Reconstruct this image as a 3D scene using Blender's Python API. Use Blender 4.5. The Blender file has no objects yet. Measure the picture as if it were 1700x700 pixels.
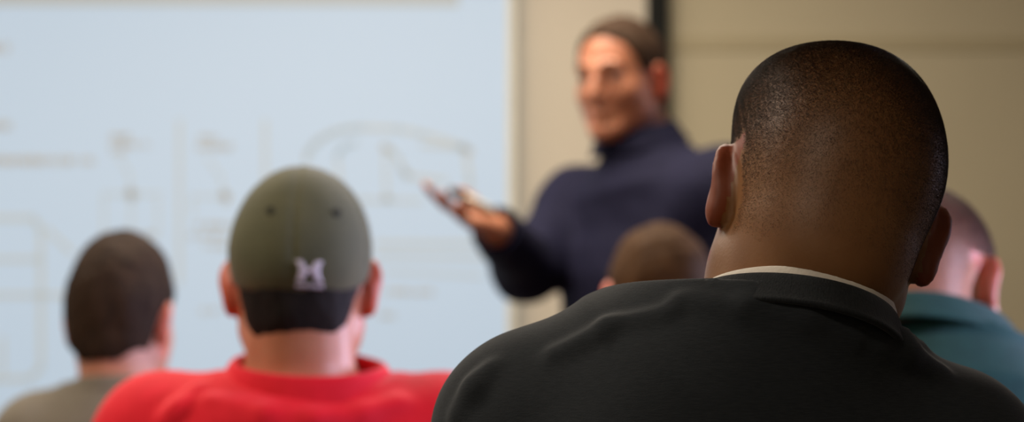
import bpy, math, random
import numpy as np
from mathutils import Vector, Matrix, Euler

random.seed(7)
rng = np.random.default_rng(7)
scene = bpy.context.scene
COL = scene.collection
R = math.radians

# ------------------------------------------------------------------ camera
CAM_H, PITCH, LENS, SENSOR = 0.95, R(7.0), 50.0, 22.2
FPX = LENS / SENSOR * 1700.0
cd = bpy.data.cameras.new('camera')
cam = bpy.data.objects.new('camera', cd)
COL.objects.link(cam)
cd.lens, cd.sensor_width, cd.sensor_fit = LENS, SENSOR, 'HORIZONTAL'
cam.location = (0, 0, CAM_H)
cam.rotation_euler = (math.pi / 2 + PITCH, 0, 0)
cd.clip_start, cd.clip_end = 0.05, 60
cd.dof.use_dof = True
cd.dof.focus_distance = 1.665
cd.dof.aperture_fstop = 2.7
cd.dof.aperture_blades = 0
scene.camera = cam

# ------------------------------------------------------------------ light and exposure
vs = scene.view_settings
vs.view_transform = 'Standard'
vs.look = 'None'
vs.gamma = 1.0
vs.use_curve_mapping = False
vs.exposure = 0.0
world = bpy.data.worlds.new('world')
scene.world = world
world.use_nodes = True
world.node_tree.nodes['Background'].inputs[0].default_value = (0.5, 0.52, 0.6, 1)
world.node_tree.nodes['Background'].inputs[1].default_value = 0.05


def area(name, loc, target, size, power, color):
    d = bpy.data.lights.new(name, 'AREA')
    d.shape = 'RECTANGLE'
    d.size, d.size_y = size
    d.energy = power
    d.color = color
    o = bpy.data.objects.new(name, d)
    COL.objects.link(o)
    o.location = loc
    o.rotation_euler = (Vector(target) - Vector(loc)).to_track_quat('-Z', 'Y').to_euler()
    return o


WARM = (1.0, 0.88, 0.73)
area('ceiling_lamp', (-1.6, 4.0, 2.70), (-1.6, 4.0, 0), (1.2, 0.6), 20, WARM)
area('ceiling_lamp', (-0.1, 4.0, 2.70), (-0.1, 4.0, 0), (1.2, 0.6), 44, WARM)
area('ceiling_lamp', (-1.5, 2.2, 2.70), (-1.5, 2.2, 0), (1.2, 0.6), 38, WARM)
area('ceiling_lamp', (-1.3, -0.6, 2.70), (-1.3, -0.6, 0), (1.2, 0.6), 30, WARM)
wl = area('window_and_added_beam', (3.95, 4.7, 1.6), (0, 2.85, 1.25), (1.5, 1.3), 10, (0.66, 0.68, 1.0))
wl.data.spread = R(28)
wl = area('window_and_added_beam', (3.95, 1.75, 1.9), (.3, 2.85, 1.2), (.7, 1.0), 5.5, (0.70, 0.70, 1.0))  # added narrow cool beam to brighten the teal polo man, no known window
wl.data.spread = R(26)


def at(px, py, Y):
    """point of the room seen at a pixel of the photograph, at distance Y in front of the camera"""
    d = Vector(((px - 850) / FPX, -(py - 350) / FPX, -1.0))
    d = cam.rotation_euler.to_matrix() @ d
    return Vector((0, 0, CAM_H)) + d * (Y / d.y)


# ------------------------------------------------------------------ materials
def lin(c):
    return tuple(((v / 255) / 12.92 if v / 255 <= .04045 else ((v / 255 + .055) / 1.055) ** 2.4) for v in c) + (1,)


def mat(name, c1, c2=None, scale=(20, 20, 20), rough=0.6, bump=0.0, bscale=None, sss=0.0, sheen=0.0, spec=0.5,
        detail=4, bdist=0.002, emit=None, coat=0.0):
    m = bpy.data.materials.new(name)
    m.use_nodes = True
    nt = m.node_tree
    b = nt.nodes['Principled BSDF']
    b.inputs['Roughness'].default_value = rough
    b.inputs['Specular IOR Level'].default_value = spec
    tc = nt.nodes.new('ShaderNodeTexCoord')
    c1 = lin(c1)
    c2 = lin(c2) if c2 else c1

    def noise(sc):
        mp = nt.nodes.new('ShaderNodeMapping')
        mp.inputs['Scale'].default_value = sc
        nt.links.new(tc.outputs['Object'], mp.inputs['Vector'])
        n = nt.nodes.new('ShaderNodeTexNoise')
        n.inputs['Scale'].default_value = 1.0
        n.inputs['Detail'].default_value = detail
        nt.links.new(mp.outputs[0], n.inputs['Vector'])
        return n
    n = noise(scale)
    rp = nt.nodes.new('ShaderNodeValToRGB')
    rp.color_ramp.elements[0].position, rp.color_ramp.elements[1].position = .3, .7
    rp.color_ramp.elements[0].color, rp.color_ramp.elements[1].color = c1, c2
    nt.links.new(n.outputs['Fac'], rp.inputs['Fac'])
    nt.links.new(rp.outputs['Color'], b.inputs['Base Color'])
    if bump:
        n2 = noise(bscale or scale)
        bp = nt.nodes.new('ShaderNodeBump')
        bp.inputs['Strength'].default_value = bump
        bp.inputs['Distance'].default_value = bdist
        nt.links.new(n2.outputs['Fac'], bp.inputs['Height'])
        nt.links.new(bp.outputs[0], b.inputs['Normal'])
    if sss:
        b.inputs['Subsurface Weight'].default_value = sss
        b.inputs['Subsurface Radius'].default_value = (1.0, 0.3, 0.15)
        b.inputs['Subsurface Scale'].default_value = 0.012
    if sheen:
        b.inputs['Sheen Weight'].default_value = sheen
        b.inputs['Sheen Roughness'].default_value = 0.4
    if coat:
        b.inputs['Coat Weight'].default_value = coat
    if emit:
        nt.links.new(rp.outputs['Color'], b.inputs['Emission Color'])
        b.inputs['Emission Strength'].default_value = emit
    return m


M_WALL = mat('wall paint', (204, 194, 177), (201, 191, 174), (3, 3, 3), .85, .05, (180, 180, 180))
M_WALL2 = mat('partition paint', (180, 169, 142), (176, 165, 138), (2, 2, 2), .8, .05, (180, 180, 180))
M_RAIL = mat('rail paint', (166, 154, 124), (162, 150, 121), (3, 3, 8), .7)
M_BLACK = mat('black metal', (12, 13, 10), (16, 17, 13), (20, 20, 4), .7, spec=.2)
M_CEIL = mat('ceiling tile', (214, 208, 196), (206, 200, 188), (6, 6, 6), .9, .2, (120, 120, 120))
M_FLOOR = mat('carpet', (84, 78, 74), (66, 62, 60), (60, 60, 60), .95, .4, (300, 300, 300))
M_SKIN = mat('fair skin', (206, 146, 120), (196, 132, 106), (30, 30, 30), .5, .08, (400, 400, 400), sss=.18)
M_SKIN2 = mat('tanned skin', (192, 128, 96), (180, 114, 84), (30, 30, 30), .48, .08, (400, 400, 400), sss=.18)
M_SKIN3 = mat('brown skin', (142, 98, 58), (128, 85, 48), (26, 26, 26), .46, .25, (420, 420, 420), sss=.3, bdist=.0006)
EAR = {M_SKIN.name: mat('flushed ear, fair', (214, 120, 98), (204, 108, 86), (30, 30, 30), .5, sss=.4),  # redder own tone, plus light glowing through the ears put into the colour
       M_SKIN2.name: mat('flushed ear, tanned', (198, 96, 66), (188, 86, 58), (30, 30, 30), .5, sss=.4),
       M_SKIN3.name: mat('flushed ear, brown', (140, 72, 42), (128, 62, 36), (26, 26, 26), .5, sss=.4)}
M_HAIR_DARK = mat('dark brown hair', (36, 25, 17), (59, 42, 29), (90, 90, 30), .75, .4, (260, 260, 90), bdist=.003, spec=.15)
M_HAIR_BLACK = mat('near-black hair', (24, 19, 17), (38, 31, 28), (120, 120, 40), .75, .4, (260, 260, 90), bdist=.003, spec=.15)
M_HAIR_BROWN = mat('light brown hair', (62, 40, 20), (84, 57, 30), (90, 90, 30), .75, .4, (260, 260, 90), bdist=.003, spec=.15)
M_HAIR_GREY = mat('greying brown hair', (50, 33, 20), (70, 52, 38), (90, 90, 30), .75, .4, (260, 260, 90), bdist=.003, spec=.15)
M_STUB_BLK = mat('black stubble', (34, 23, 16), (54, 37, 25), (80, 80, 80), .4)
M_STUB_BRN = mat('brown stubble', (100, 84, 80), (122, 104, 98), (80, 80, 80), .5)
M_EYE = mat('eye white', (190, 178, 168), None, rough=.15)
M_IRIS = mat('iris', (46, 34, 26), None, rough=.1)
M_CAP = mat('olive cap cloth', (86, 84, 58), (79, 78, 54), (40, 40, 40), .85, .3, (900, 900, 900), bdist=.0008, sheen=.1)
M_CAPD = mat('dark olive stitching', (44, 44, 32), None, rough=.9)
M_LOGO = mat('white thread', (226, 216, 224), (206, 196, 206), (500, 500, 900), .6, .3, (700, 700, 700))
M_CHAR = mat('charcoal jersey', (38, 42, 46), (47, 51, 55), (120, 120, 1400), .95, .35, (500, 500, 1600), bdist=.0008, sheen=.10, spec=.2)
M_CHARRIB = mat('charcoal rib', (34, 37, 40), (44, 47, 50), (700, 700, 60), .95, .5, (900, 900, 60), bdist=.001, sheen=.12, spec=.2)
M_WHITE = mat('white cotton', (236, 228, 216), (226, 218, 206), (300, 300, 300), .9, .2, (500, 500, 500))
M_RED = mat('red pique', (226, 20, 42), (216, 16, 36), (60, 60, 60), .8, .3, (700, 700, 700), bdist=.0008, sheen=.15, spec=.25)
M_GREY = mat('taupe jersey', (120, 112, 98), (110, 102, 90), (60, 60, 60), .9, .3, (600, 600, 600), bdist=.0008, sheen=.1)
M_GREEN = mat('teal pique', (22, 74, 72), (18, 65, 65), (60, 60, 60), .85, .3, (700, 700, 700), bdist=.0008, sheen=.12)
M_NAVY = mat('navy shirt cotton', (27, 27, 52), (22, 22, 45), (60, 60, 60), .85, .3, (600, 600, 600), bdist=.0008, spec=.2)
M_BLUE = mat('slate jersey', (70, 80, 96), (62, 72, 88), (60, 60, 60), .9, .3, (600, 600, 600), bdist=.0008)
M_DENIM = mat('denim', (44, 54, 78), (36, 45, 66), (200, 200, 200), .9, .4, (600, 600, 600))
M_KHAKI = mat('khaki twill', (150, 132, 100), (140, 122, 92), (200, 200, 200), .9, .3, (600, 600, 600))
M_SHOE = mat('shoe leather', (30, 24, 20), (38, 30, 25), (40, 40, 40), .4, .2, (300, 300, 300))
M_PEN = mat('white marker plastic', (232, 226, 206), (226, 220, 200), (30, 30, 30), .3)
M_PENCAP = mat('marker cap plastic', (36, 44, 30), None, rough=.3)



# ------------------------------------------------------------------ mesh helpers
def link(name, me, m, parent=None, loc=None, smooth=True):
    o = bpy.data.objects.new(name, me)
    COL.objects.link(o)
    if m:
        me.materials.append(m)
    if parent is not None:
        o.parent = parent
    if loc is not None:
        o.location = loc
    return o


def make_mesh(name, v, f, smooth=True):
    me = bpy.data.meshes.new(name)
    if isinstance(f, np.ndarray):
        nf = len(f)
        k = f.shape[1]
        me.vertices.add(len(v))
        me.vertices.foreach_set('co', np.asarray(v, 'f4').ravel())
        me.loops.add(nf * k)
        me.loops.foreach_set('vertex_index', f.astype('i4').ravel())
        me.polygons.add(nf)
        me.polygons.foreach_set('loop_start', np.arange(0, nf * k, k, dtype='i4'))
        me.update(calc_edges=True)
    else:
        me.from_pydata([tuple(p) for p in v], [], f)
    me.polygons.foreach_set('use_smooth', np.full(len(me.polygons), smooth))
    me.update()
    return me


class MB:
    """collects shapes into one mesh"""

    def __init__(s):
        s.v, s.f = [], []

    def box(s, lo, hi, bev=0.0):
        x0, y0, z0 = lo
        x1, y1, z1 = hi
        n = len(s.v)
        s.v += [(x0, y0, z0), (x1, y0, z0), (x1, y1, z0), (x0, y1, z0), (x0, y0, z1), (x1, y0, z1), (x1, y1, z1), (x0, y1, z1)]
        s.f += [tuple(n + i for i in q) for q in ((0, 3, 2, 1), (4, 5, 6, 7), (0, 1, 5, 4), (1, 2, 6, 5), (2, 3, 7, 6), (3, 0, 4, 7))]
        return s

    def tube(s, pts, rad, seg=10, cap=True):
        pts = [Vector(p) for p in pts]
        if not isinstance(rad, (list, tuple)):
            rad = [rad] * len(pts)
        n0 = len(s.v)
        up = None
        for i, p in enumerate(pts):
            t = (pts[min(i + 1, len(pts) - 1)] - pts[max(i - 1, 0)]).normalized()
            if up is None:
                up = t.orthogonal().normalized()
            up = (up - t * up.dot(t)).normalized()
            w = t.cross(up)
            for j in range(seg):
                a = 2 * math.pi * j / seg
                s.v.append(tuple(p + (up * math.cos(a) + w * math.sin(a)) * rad[i]))
        for i in range(len(pts) - 1):
            for j in range(seg):
                k = (j + 1) % seg
                s.f.append((n0 + i * seg + j, n0 + i * seg + k, n0 + (i + 1) * seg + k, n0 + (i + 1) * seg + j))
        if cap:
            s.f.append(tuple(n0 + j for j in reversed(range(seg))))
            s.f.append(tuple(n0 + (len(pts) - 1) * seg + j for j in range(seg)))
        return s

    def ball(s, c, r, seg=14, rings=8):
        c = Vector(c)
        if not isinstance(r, (tuple, list)):
            r = (r, r, r)
        n0 = len(s.v)
        for i in range(rings + 1):
            a = math.pi * i / rings
            for j in range(seg):
                b = 2 * math.pi * j / seg
                s.v.append((c.x + r[0] * math.sin(a) * math.cos(b), c.y + r[1] * math.sin(a) * math.sin(b), c.z - r[2] * math.cos(a)))
        for i in range(rings):
            for j in range(seg):
                k = (j + 1) % seg
                s.f.append((n0 + i * seg + j, n0 + i * seg + k, n0 + (i + 1) * seg + k, n0 + (i + 1) * seg + j))
        return s

    def build(s, name, m, parent=None, smooth=False, bevel=0.0):
        me = make_mesh(name, s.v, s.f, smooth)
        o = link(name, me, m, parent)
        if bevel:
            b = o.modifiers.new('bevel', 'BEVEL')
            b.width, b.segments = bevel, 2
        return o


def structure(o):
    o['kind'] = 'structure'
    return o


def tag(o, label, cat, group=None):
    o['label'] = label
    o['category'] = cat
    if group:
        o['group'] = group
    return o


# ------------------------------------------------------------------ the room
WY = 5.30          # front wall
XL, XR, YB, ZC = -3.6, 4.1, -2.2, 2.75
structure(MB().box((XL - .1, YB - .1, -.1), (XR + .1, WY + .1, 0)).build('floor', M_FLOOR))
structure(MB().box((XL - .1, YB - .1, ZC), (XR + .1, WY + .1, ZC + .1)).build('ceiling', M_CEIL))
structure(MB().box((XL - .1, YB - .1, 0), (XL, WY + .1, ZC)).build('wall_left', M_WALL))
structure(MB().box((XR, YB - .1, 0), (XR + .1, WY + .1, ZC)).build('wall_right', M_WALL))
structure(MB().box((XL, YB - .1, 0), (XR, YB, ZC)).build('wall_back', M_WALL))
xp = at(1092, 100, WY).x
structure(MB().box((XL, WY, 0), (xp, WY + .1, ZC)).build('wall_front_left', M_WALL))
structure(MB().box((xp, WY + .02, 0), (XR, WY + .1, ZC)).build('wall_front_right', M_WALL2))
post_w = (at(1112, 100, WY).x - at(1075, 100, WY).x) / 2
structure(MB().box((xp - post_w, WY - .03, 0), (xp + post_w, WY + .03, ZC)).build('trim_1', M_BLACK, bevel=.004))
z0, z1 = at(1400, 84, WY).z, at(1400, 58, WY).z
structure(MB().box((xp + post_w, WY + .017, z0), (XR, WY + .03, z1)).build('trim_2', M_RAIL, bevel=.003))


# ------------------------------------------------------------------ projection screen with its slide
def screen_material(name, c, strength):
    m = bpy.data.materials.new(name)
    m.use_nodes = True
    nt = m.node_tree
    b = nt.nodes['Principled BSDF']
    b.inputs['Base Color'].default_value = (.3, .3, .3, 1)
    b.inputs['Roughness'].default_value = .9
    n = nt.nodes.new('ShaderNodeTexNoise')
    n.inputs['Scale'].default_value = 1.2
    tc = nt.nodes.new('ShaderNodeTexCoord')
    nt.links.new(tc.outputs['Object'], n.inputs['Vector'])
    mx = nt.nodes.new('ShaderNodeMix')
    mx.data_type = 'RGBA'
    c = lin(c)
    mx.inputs['A'].default_value = tuple(v * .96 for v in c[:3]) + (1,)
    mx.inputs['B'].default_value = tuple(min(1, v * 1.03) for v in c[:3]) + (1,)
    nt.links.new(n.outputs['Fac'], mx.inputs['Factor'])
    nt.links.new(mx.outputs['Result'], b.inputs['Emission Color'])
    b.inputs['Emission Strength'].default_value = strength
    return m


SE = 0.62
M_SCREEN = screen_material('projected slide ground', (168, 203, 232), SE)
M_SLINE = screen_material('projected slide line', (168, 180, 182), SE)
M_SLINE2 = screen_material('projected slide mark', (160, 152, 136), SE)
M_SBAN = screen_material('projected slide banner', (152, 164, 166), SE)
M_BORDER = mat('screen border vinyl', (214, 212, 200), (208, 206, 194), (10, 10, 10), .7)

SY = WY - .06
screen = bpy.data.objects.new('projection_screen', None)
COL.objects.link(screen)
screen.location = (at(200, 300, SY).x, SY, .78)
tag(screen, 'large white projection screen with a pale blue slide of line diagrams, on the front wall', 'projection screen')
SX = screen.location.x
sr_, sl_ = at(842, 300, SY).x, at(-560, 300, SY).x
stop_, sbot = 2.32, .78


def child(mb, name, m, parent, smooth=False, bevel=0.0):
    o = mb.build(name, m, parent, smooth, bevel)
    L = parent.location if parent.parent is None else parent.matrix_parent_inverse.to_translation()
    off = Vector(parent.location)
    for v in o.data.vertices:
        v.co -= off
    return o


child(MB().box((sl_, SY, sbot), (sr_, SY + .012, stop_)), 'slide', M_SCREEN, screen)
bw = at(855, 300, SY).x - sr_
child(MB().box((sl_ - bw, SY - .004, sbot - bw), (sl_, SY + .016, stop_ + bw)).box((sr_, SY - .004, sbot - bw), (sr_ + bw, SY + .016, stop_ + bw))
      .box((sl_, SY - .004, sbot - bw), (sr_, SY + .016, sbot)).box((sl_, SY - .004, stop_), (sr_, SY + .016, stop_ + bw)),
      'border', M_BORDER, screen)
child(MB().tube([(sl_ - bw, SY + .01, stop_ + bw + .04), (sr_ + bw, SY + .01, stop_ + bw + .04)], .04, 16), 'roller_case', M_BORDER, screen, True)


def strokes(name, lines, m, t=4, dep=0.0015, raw=False):
    """flat marks of the slide: polylines given in the photograph's frame, t pixels wide"""
    mb = MB()
    for ln in lines:
        w = t
        if isinstance(ln[0], (int, float)):
            w, ln = ln[0], ln[1:]
        for (a, b) in zip(ln[:-1], ln[1:]):
            A, B = at(*a, SY), at(*b, SY)
            d = (B - A)
            d.y = 0
            L = d.length
            if L < 1e-6:
                continue
            d /= L
            hw = w * .5 * SY / FPX
            nrm = Vector((-d.z, 0, d.x)) * hw
            A = A - d * hw * .5
            B = B + d * hw * .5
            n = len(mb.v)
            for y in (SY - dep, SY + .001):
                for q in (A - nrm, B - nrm, B + nrm, A + nrm):
                    mb.v.append((q.x, y, q.z))
            mb.f += [(n, n + 1, n + 2, n + 3), (n + 4, n + 7, n + 6, n + 5), (n, n + 4, n + 5, n + 1), (n + 1, n + 5, n + 6, n + 2),
                     (n + 2, n + 6, n + 7, n + 3), (n + 3, n + 7, n + 4, n)]
    return mb if raw else child(mb, name, m, screen)


def squiggle(x0, x1, y, h=5, step=4):
    """an unreadable line of small text: tiny upright strokes"""
    r = random.Random(int(x0 * 7 + y))
    out, x = [], x0
    while x < x1:
        if r.random() < .84:
            out.append([(x, y - h * r.uniform(.4, 1)), (x + r.uniform(-1, 1.5), y + h * r.uniform(.3, 1))])
            if r.random() < .6:
                out.append([(x, y + r.uniform(-h, h) * .6), (x + step, y + r.uniform(-h, h) * .6)])
        x += step
    return out


def arc(cx, cy, rx, ry, a0, a1, n=12):
    return [(cx + rx * math.cos(R(a0 + (a1 - a0) * i / n)), cy - ry * math.sin(R(a0 + (a1 - a0) * i / n))) for i in range(n + 1)]


strokes('slide_banner', [[24, (-500, -3), (756, -1)]], M_SBAN)
for x0, x1, y, h in ((-120, 16, 79, 10), (-120, 18, 209, 8), (-200, 156, 267, 9), (184, 214, 228, 6), (184, 246, 240, 6), (186, 214, 252, 5),
                     (328, 362, 230, 6), (328, 386, 244, 6), (326, 390, 374, 5), (316, 384, 392, 5), (336, 384, 408, 5), (334, 362, 516, 5),
                     (640, 720, 484, 6), (632, 655, 524, 5), (232, 262, 390, 4)):
    strokes('text_line', squiggle(x0, x1, y, h), M_SLINE2, 2.6)
strokes('diagram', [[7, (298, 200), (298, 470)], [7, (440, 200), (440, 300)],
                    (4, (172, 322), (268, 322)), (4, (172, 322), (172, 400)), (4, (218, 322), (218, 400)), (4, (262, 330), (262, 385)),
                    (4, (198, 262), (216, 290), (218, 318)), (4, (344, 262), (366, 292), (372, 320)),
                    (4, (318, 326), (372, 326)), (4, (320, 326), (320, 358)),
                    (4, (170, 396), (215, 396))], M_SLINE, 5)
strokes('diagram', [[9] + arc(600, 270, 92, 58, 178, 90) + [(660, 214), (700, 222), (772, 244), (780, 300), (778, 330)],
                    [6] + arc(600, 262, 40, 26, 180, 100) , (6, (560, 262), (566, 330), (604, 332)), (8, (640, 240), (660, 262), (674, 292), (740, 300)),
                    (6, (640, 250), (642, 335)), (6, (604, 332), (700, 334)), (7, (700, 240), (772, 246)),
                    (8, (625, 404), (832, 404)), (7, (625, 424), (805, 428)), (5, (640, 450), (800, 458))], M_SLINE, 6)
strokes('diagram', [(9, (-120, 362), (56, 362), (68, 380), (68, 610), (50, 628), (-120, 632)), (8, (-120, 430), (66, 430)), (8, (-120, 490), (108, 490)),
                    (7, (78, 380), (120, 420)), (7, (4, 560), (4, 620))], M_SLINE, 8)
for tip in ([(10, (212, 322), (224, 322)), (8, (216, 314), (219, 332))], [(10, (368, 326), (380, 326)), (8, (373, 318), (376, 336))],
            [(8, (634, 244), (648, 250))], [(8, (668, 282), (678, 290))], [(8, (638, 330), (648, 330))], [(9, (766, 244), (782, 252))]):
    strokes('arrow_tip', tip, M_SLINE2, 6)


# ------------------------------------------------------------------ implicit-surface modeller for figures
def mrot(x=0, y=0, z=0):
    return np.array(Euler((R(x), R(y), R(z)), 'XYZ').to_matrix(), 'f8')


def V(v):
    return np.array(v, 'f8')


class Frame:
    def __init__(s, o=(0, 0, 0), r=None, sc=1.0):
        s.o, s.r, s.sc = np.array(o, 'f8'), (np.eye(3) if r is None else np.array(r, 'f8')), sc

    def p(s, q):
        return s.o + s.r @ (np.array(q, 'f8') * s.sc)


ID = Frame()


class Field:
    FAR = 0.07

    def __init__(s, lo, hi, h):
        s.h, s.lo = h, np.array(lo, 'f8')
        n = np.ceil((np.array(hi) - s.lo) / h).astype(int) + 1
        s.n = n
        s.a = np.full(n, s.FAR, 'f4')
        s.ax = [(s.lo[i] + h * np.arange(n[i])).astype('f4') for i in range(3)]

    def _win(s, lo, hi):
        i0 = np.clip(np.floor((lo - s.lo) / s.h).astype(int), 0, s.n)
        i1 = np.clip(np.ceil((hi - s.lo) / s.h).astype(int) + 1, 0, s.n)
        if np.any(i1 <= i0):
            return None
        sl = tuple(slice(a, b) for a, b in zip(i0, i1))
        return sl, s.ax[0][sl[0]][:, None, None], s.ax[1][sl[1]][None, :, None], s.ax[2][sl[2]][None, None, :]

    def _mix(s, sl, d, k, op):
        e = s.a[sl]
        if op == 'u':
            if k > 0:
                hh = np.clip(.5 + .5 * (e - d) / k, 0, 1)
                e[...] = e * (1 - hh) + d * hh - k * hh * (1 - hh)
            else:
                np.minimum(e, d, out=e)
        else:
            if k > 0:
                hh = np.clip(.5 - .5 * (e + d) / k, 0, 1)
                e[...] = e * (1 - hh) - d * hh + k * hh * (1 - hh)
            else:
                np.maximum(e, -d, out=e)

    def ell(s, c, r, k=.02, f=ID, rot=None, op='u', clip=None):
        c = f.p(c)
        r = np.array(r if hasattr(r, '__len__') else (r, r, r), 'f8') * f.sc
        Q = f.r if rot is None else f.r @ rot
        ext = np.sqrt(((Q * r) ** 2).sum(1)) + k + .025
        w = s._win(c - ext, c + ext)
        if w is None:
            return
        sl, X, Y, Z = w
        X, Y, Z = X - np.float32(c[0]), Y - np.float32(c[1]), Z - np.float32(c[2])
        q = Q.astype('f4')
        L = [X * q[0, i] + Y * q[1, i] + Z * q[2, i] for i in range(3)]
        k0 = np.sqrt(sum((L[i] / np.float32(r[i])) ** 2 for i in range(3)))
        k1 = np.sqrt(sum((L[i] / np.float32(r[i] ** 2)) ** 2 for i in range(3))) + 1e-9
        d = k0 * (k0 - 1) / k1
        d = np.where(k0 < .3, -np.float32(min(r) * .7), d).astype('f4')
        d = s._clip(d, w, clip)
        s._mix(sl, d, k, op)

    def _clip(s, d, w, clip):
        if clip is not None:
            pt, nv = clip
            _, X, Y, Z = w
            d = np.maximum(d, ((X - np.float32(pt[0])) * np.float32(nv[0]) + (Y - np.float32(pt[1])) * np.float32(nv[1]) + (Z - np.float32(pt[2])) * np.float32(nv[2])))
        return d

    def cone(s, a, b, ra, rb, k=.02, f=ID, op='u', clip=None):
        a, b = f.p(a), f.p(b)
        ra, rb = ra * f.sc, rb * f.sc
        m = max(ra, rb) + k + .025
        w = s._win(np.minimum(a, b) - m, np.maximum(a, b) + m)
        if w is None:
            return
        sl, X, Y, Z = w
        ba = b - a
        L2 = float(ba @ ba) + 1e-12
        px, py, pz = X - np.float32(a[0]), Y - np.float32(a[1]), Z - np.float32(a[2])
        t = np.clip((px * np.float32(ba[0]) + py * np.float32(ba[1]) + pz * np.float32(ba[2])) / np.float32(L2), 0, 1)
        d = np.sqrt((px - t * np.float32(ba[0])) ** 2 + (py - t * np.float32(ba[1])) ** 2 + (pz - t * np.float32(ba[2])) ** 2) - (np.float32(ra) + t * np.float32(rb - ra))
        d = s._clip(d, w, clip)
        s._mix(sl, d, k, op)

    def chain(s, pts, rad, k=.01, f=ID, op='u'):
        if not hasattr(rad, '__len__'):
            rad = [rad] * len(pts)
        for i in range(len(pts) - 1):
            s.cone(pts[i], pts[i + 1], rad[i], rad[i + 1], k, f, op)

    def plane(s, pt, nv):
        """cut away what lies on the side nv points to"""
        nv = np.array(nv, 'f8')
        nv = nv / np.linalg.norm(nv)
        d = ((s.ax[0] - pt[0]) * nv[0]).astype('f4')[:, None, None] + ((s.ax[1] - pt[1]) * nv[1]).astype('f4')[None, :, None] + ((s.ax[2] - pt[2]) * nv[2]).astype('f4')[None, None, :]
        np.maximum(s.a, d, out=s.a)

    def disp(s, fn):
        idx = np.nonzero(np.abs(s.a) < .03)
        P = np.stack([s.ax[i][idx[i]] for i in range(3)], 1)
        s.a[idx] += fn(P).astype('f4')

    def value(s, P):
        i = (np.asarray(P) - s.lo) / s.h
        b = np.clip(np.floor(i).astype(int), 0, s.n - 2)
        t = np.clip(i - b, 0, 1)
        o = 0.0
        for dx in (0, 1):
            for dy in (0, 1):
                for dz in (0, 1):
                    w = (t[0] if dx else 1 - t[0]) * (t[1] if dy else 1 - t[1]) * (t[2] if dz else 1 - t[2])
                    o += w * float(s.a[b[0] + dx, b[1] + dy, b[2] + dz])
        return o

    def surf(s, p, d, far=.6, inset=0.0):
        """first point of the surface met from p along d"""
        p, d = V(p), V(d) / np.linalg.norm(d)
        t = 0.0
        while t < far:
            q = p + d * t
            inside = np.all(q >= s.lo) and np.all(q <= s.lo + s.h * (s.n - 1))
            v = s.value(q) if inside else .02
            if v < 1e-4:
                return q + d * inset
            t += max(min(v * .6, .01), .0003)
        return p + d * far * .5

    def pixel(s, px, py, Y, inset=0.0):
        """the surface point that the photograph shows at this pixel, near distance Y"""
        a, b = V(at(px, py, Y - .35)), V(at(px, py, Y + .2))
        return s.surf(a, b - a, .55, inset)

    def mesh(s, name, origin=(0, 0, 0), relax=0):
        a = s.a
        a[0], a[-1], a[:, 0], a[:, -1], a[:, :, 0], a[:, :, -1] = (s.FAR,) * 6
        neg = a < 0
        n = np.array(a.shape)
        offs = [(i, j, k) for i in (0, 1) for j in (0, 1) for k in (0, 1)]
        cnt = np.zeros(n - 1, 'u1')
        for (i, j, k) in offs:
            cnt += neg[i:n[0] - 1 + i, j:n[1] - 1 + j, k:n[2] - 1 + k]
        act = (cnt > 0) & (cnt < 8)
        idx = np.argwhere(act)
        vid = np.full(act.shape, -1, 'i4')
        vid[act] = np.arange(len(idx))
        val = {o: a[idx[:, 0] + o[0], idx[:, 1] + o[1], idx[:, 2] + o[2]] for o in offs}
        acc = np.zeros((len(idx), 3))
        num = np.zeros(len(idx))
        for o in offs:
            for axis in range(3):
                if o[axis]:
                    continue
                p = list(o)
                p[axis] = 1
                va, vb = val[o], val[tuple(p)]
                cr = (va < 0) != (vb < 0)
                t = np.where(cr, va / np.where(cr, va - vb, 1), 0)
                base = np.array(o, 'f8')[None, :].repeat(len(idx), 0)
                base[:, axis] = t
                acc += base * cr[:, None]
                num += cr
        v = (idx + acc / num[:, None]) * s.h + s.lo - np.array(origin)
        faces = []
        for ax in range(3):
            u, w = (ax + 1) % 3, (ax + 2) % 3
            lo = [slice(None)] * 3
            hi = [slice(None)] * 3
            lo[ax], hi[ax] = slice(0, -1), slice(1, None)
            nl = neg[tuple(lo)]
            e = np.argwhere(nl != neg[tuple(hi)])
            flip = ~nl[e[:, 0], e[:, 1], e[:, 2]]
            q = []
            for (du, dw) in ((-1, -1), (0, -1), (0, 0), (-1, 0)):
                c = e.copy()
                c[:, u] += du
                c[:, w] += dw
                q.append(vid[c[:, 0], c[:, 1], c[:, 2]])
            q = np.stack(q, 1)
            q[flip] = q[flip][:, ::-1]
            faces.append(q)
        f = np.concatenate(faces)
        f = f[(f >= 0).all(1)]
        for _ in range(relax):
            sm = np.zeros_like(v)
            ct = np.zeros(len(v))
            for i in range(4):
                for j in ((i + 1) % 4, (i - 1) % 4):
                    for ax in range(3):
                        sm[:, ax] += np.bincount(f[:, i], v[f[:, j], ax], len(v))
                    ct += np.bincount(f[:, i], minlength=len(v))
            v = v * .4 + .6 * sm / np.maximum(ct, 1)[:, None]
        return make_mesh(name, v, f)


def sines(P, freq, seed, n=6):
    r = np.random.default_rng(seed)
    out = np.zeros(len(P))
    for i in range(n):
        d = r.normal(size=3)
        d /= np.linalg.norm(d)
        out += np.sin(P @ d * freq * r.uniform(.7, 1.5) + r.uniform(0, 6.28))
    return out / n


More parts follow.
